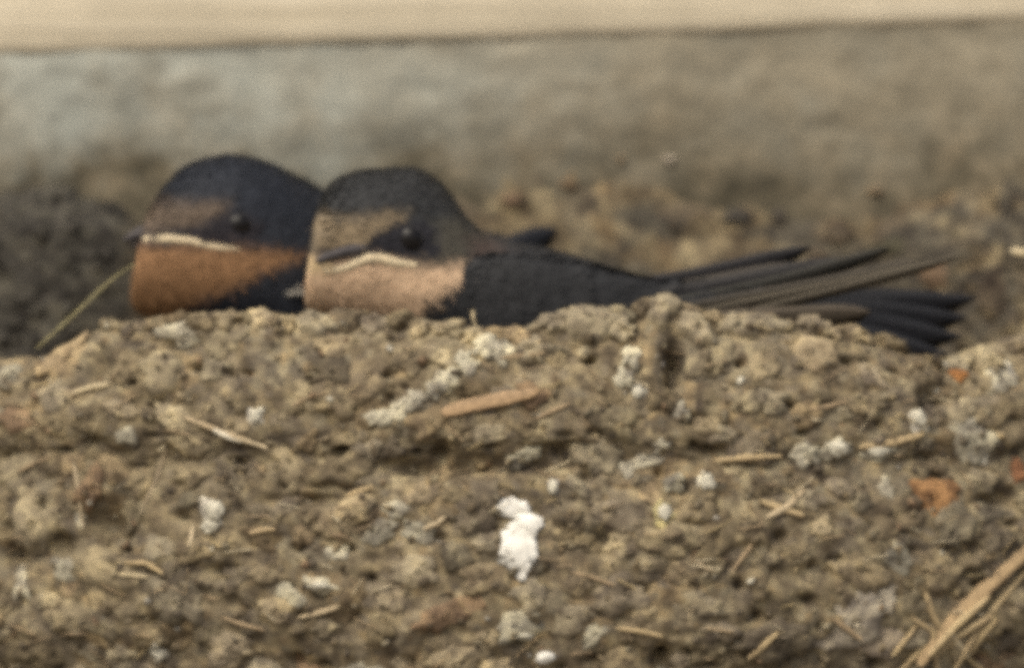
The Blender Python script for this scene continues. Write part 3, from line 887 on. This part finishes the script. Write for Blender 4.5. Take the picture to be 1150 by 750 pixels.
# bill: short wide triangle, upper and lower mandibles
def bill(name, tip, base, w0, h0, d_tip, d_base, mat, parent, droop=0.0, blunt=0.16):
    n, K = 10, 12; V = []
    for i in range(n):
        u = i / (n - 1)                          # 0 at the tip
        x = tip[0] + (base[0] - tip[0]) * u; y = tip[1] + (base[1] - tip[1]) * u - droop * math.sin(math.pi * u)
        w = w0 * (0.12 + 0.88 * u ** .6); h = h0 * (blunt + (1 - blunt) * u ** .55); d = d_tip + (d_base - d_tip) * u
        for k in range(K):
            a = 2 * math.pi * k / K
            V.append(P(x, y - math.sin(a) * h, d + math.cos(a) * w))
    F = grid_faces(n, K, True).tolist() + [list(range(K))[::-1], list(range((n - 1) * K, n * K))]
    return mesh_obj(name, V, F, mat, parent)
bill('upper_bill', (137, 269), (182, 256), 38, 13, 6, 22, M_bill, c1, 2)
bill('lower_bill', (142, 275), (176, 274), 28, 5, 7, 20, M_bill, c1)

w1 = mesh_obj('wing', *(lambda V, F: (to_w(V), F))(*loft([(330, 300, 330, 330, 3, 30), (370, 275, 370, 370, 9, 45), (430, 268, 440, 380, 12, 70), (500, 272, 505, 372, 11, 96), (560, 280, 565, 350, 7, 125), (600, 290, 602, 325, 2, 140)], 50, 36, 3, 5)), M_plume, c1, None)
_me = w1.data; at = _me.color_attributes.new('Col', 'FLOAT_COLOR', 'POINT')
at.data.foreach_set('color', np.tile(np.array([*BLK, 1.0]), len(_me.vertices)))
for (b, t, w, d0, d1) in [((480, 326), (626, 256), 36, 96, 190),]:
    feather('flight_feather', b, t, w, w1, BLK, (.026, .024, .024), d0, d1, -4)

# ---- right chick: head turned a little toward the viewer, body and wing along the nest
c2 = empty('swallow_chick', P(560, 480, 0))
tag(c2, 'right swallow chick, pale peach throat, dark wing feathers trailing right', 'bird', 'chicks in the nest')
st2 = [(348, 294, 346, 304, 6, -84), (349, 277, 343, 320, 24, -82), (352, 252, 342, 334, 40, -77), (359, 228, 345, 347, 50, -70), (372, 207, 354, 355, 56, -62), (395, 194, 373, 360, 60, -52), (425, 189, 402, 364, 64, -42), (458, 188, 440, 374, 66, -30),
       (481, 196, 486, 395, 67, -20), (501, 213, 535, 418, 68, -10), (523, 242, 585, 432, 70, 0), (553, 266, 630, 430, 72, 6), (612, 278, 676, 422, 70, 10), (672, 294, 722, 408, 58, 14), (730, 313, 766, 390, 42, 16), (790, 325, 800, 370, 20, 16), (830, 335, 830, 352, 4, 16)]
paint2 = painter(CAP, [([(482, 246), (505, 238), (535, 262), (540, 290), (500, 296), (470, 294), (478, 275)], (.065, .060, .048), 9),
                       ([(540, 270), (600, 262), (700, 290), (840, 330), (840, 440), (440, 440), (470, 345), (530, 305)], (.022, .023, .027), 8),
                       ([(352, 250), (362, 242), (395, 243), (425, 238), (446, 236), (442, 248), (418, 258), (412, 272), (390, 280), (352, 282)], (.225, .172, .108), 8),
                       ([(352, 284), (372, 279), (398, 281), (408, 264), (436, 249), (468, 245), (486, 258), (486, 284), (455, 292), (420, 286), (395, 290), (362, 296)], (.018, .0175, .023), 4),
                       ([(520, 262), (545, 262), (566, 284), (545, 300), (520, 292)], (.075, .055, .048), 9),
                       ([(330, 290), (360, 292), (395, 292), (425, 288), (465, 298), (500, 296), (530, 294), (525, 304), (500, 322), (470, 338), (452, 362), (440, 400), (330, 400)], (.64, .455, .30), 7),
                       ([(344, 290), (360, 290), (366, 300), (358, 308), (346, 308)], (.50, .38, .22), 4)])
V2, Fb2 = loft(st2, fluff=2, seed=91)
body2 = mesh_obj('body', to_w(V2), Fb2, M_plume, c2, paint2(V2))
bvh2 = BVHTree.FromPolygons([tuple(v) for v in to_w(V2)], Fb2)
plumage(V2, Fb2, paint2, 16000, c2, mask=lambda m: (m[:, 0] > 356) * (1.0 + 1.0 * (m[:, 0] < 540)))
plumage(V2, Fb2, paint2, 1500, c2, mask=lambda m: (m[:, 0] > 344) * (m[:, 0] < 600) * (1 + 3 * (m[:, 1] > 300)) * (np.hypot(m[:, 0] - 459, m[:, 1] - 269) > 34), lo=12, hi=24, back=(.6, .8, 0), wr=(.04, .08), lift=7)
eyeball(459, 269, 17, bvh2, c2); eyeball(459, 269, 17, bvh2, c2, True)
G2 = [(364, 305), (386, 301), (408, 292), (424, 290), (444, 295), (467, 298)]
R2 = [3.5, 5, 6, 6.5, 6, 3.5]
flange(G2, R2, bvh2, c2, -1.2); flange(G2, R2, bvh2, c2, -1.2, far=True)
bill('upper_bill', (353, 294), (412, 278), 50, 13, -112, -60, M_bill, c2, 2, 0.3)
bill('lower_bill', (356, 301), (400, 297), 36, 5, -110, -66, M_gape, c2)

Vw, Fw = loft([(496, 318, 496, 336, 3, -66), (525, 292, 520, 372, 9, -68), (580, 286, 580, 392, 13, -66), (650, 296, 655, 388, 13, -58), (720, 312, 722, 372, 10, -46), (790, 318, 790, 352, 6, -38), (840, 322, 840, 338, 2, -34)], 60, 40, 4, 6)
paintw = painter((.018, .019, .022), [])
w2 = mesh_obj('wing', to_w(Vw), Fw, M_plume, c2, paintw(Vw))
plumage(Vw, Fw, paintw, 9000, w2, lo=14, hi=26, back=(1, .12, 0), wr=(.10, .16))
BR = (.042, .036, .028); DKF = (.022, .021, .024); ED = (.125, .105, .075); ED2 = (.07, .06, .05)
for (b, t, w, d0, d1, cc_, ee, bw) in [((640, 330), (912, 277), 25, -50, -10, DKF, DKF, 7), ((660, 338), (900, 296), 26, -54, -16, (.034, .031, .030), ED2, 5), ((680, 342), (952, 291), 30, -58, -20, DKF, (.03, .028, .028), 5),
                                      ((700, 348), (1002, 277), 18, -56, -12, (.030, .029, .026), (.04, .038, .032), 8), ((720, 352), (1040, 291), 16, -62, -26, (.050, .043, .033), ED2, 4), ((740, 358), (1056, 292), 13, -66, -30, BR, ED, 3),
                                      ((780, 364), (1084, 286), 11, -70, -34, BR, ED, 2), ((760, 358), (978, 350), 30, -62, -56, (.060, .048, .036), (.075, .06, .044), 2)]:
    feather('flight_feather', b, t, w, w2, cc_, ee, d0, d1, bw)
for (b, t, w, d0, d1) in [((850, 354), (1100, 334), 58, 0, 40), ((850, 356), (1090, 356), 62, -4, 34), ((850, 358), (1084, 378), 62, -8, 28), ((850, 362), (1068, 398), 58, -12, 20)]:
    feather('tail_feather', b, t, w, c2, (.014, .015, .02), (.014, .015, .02), d0, d1, 2, taper=(.5, 1.6, .97))

# a wisp of pale down on the left chick's breast
tuft = []
for k in range(9):
    x0 = 318 + random.uniform(-12, 14); y0 = 330 + random.uniform(-6, 6)
    loc, nr = hit(bvh1, x0, y0); d = loc.y / S - 3
    o = ribbon('down_wisp', [(x0, y0), (x0 + random.uniform(8, 20), y0 - random.uniform(-6, 12))], 2.0, (.20, .19, .17), (.30, .28, .25), .5, parent=c1, depths=[d, d - 8], seed=400 + k)

for o in scene.objects:
    if o.type == 'MESH' and 'Col' in o.data.attributes:
        o.data.color_attributes.active_color = o.data.color_attributes['Col']
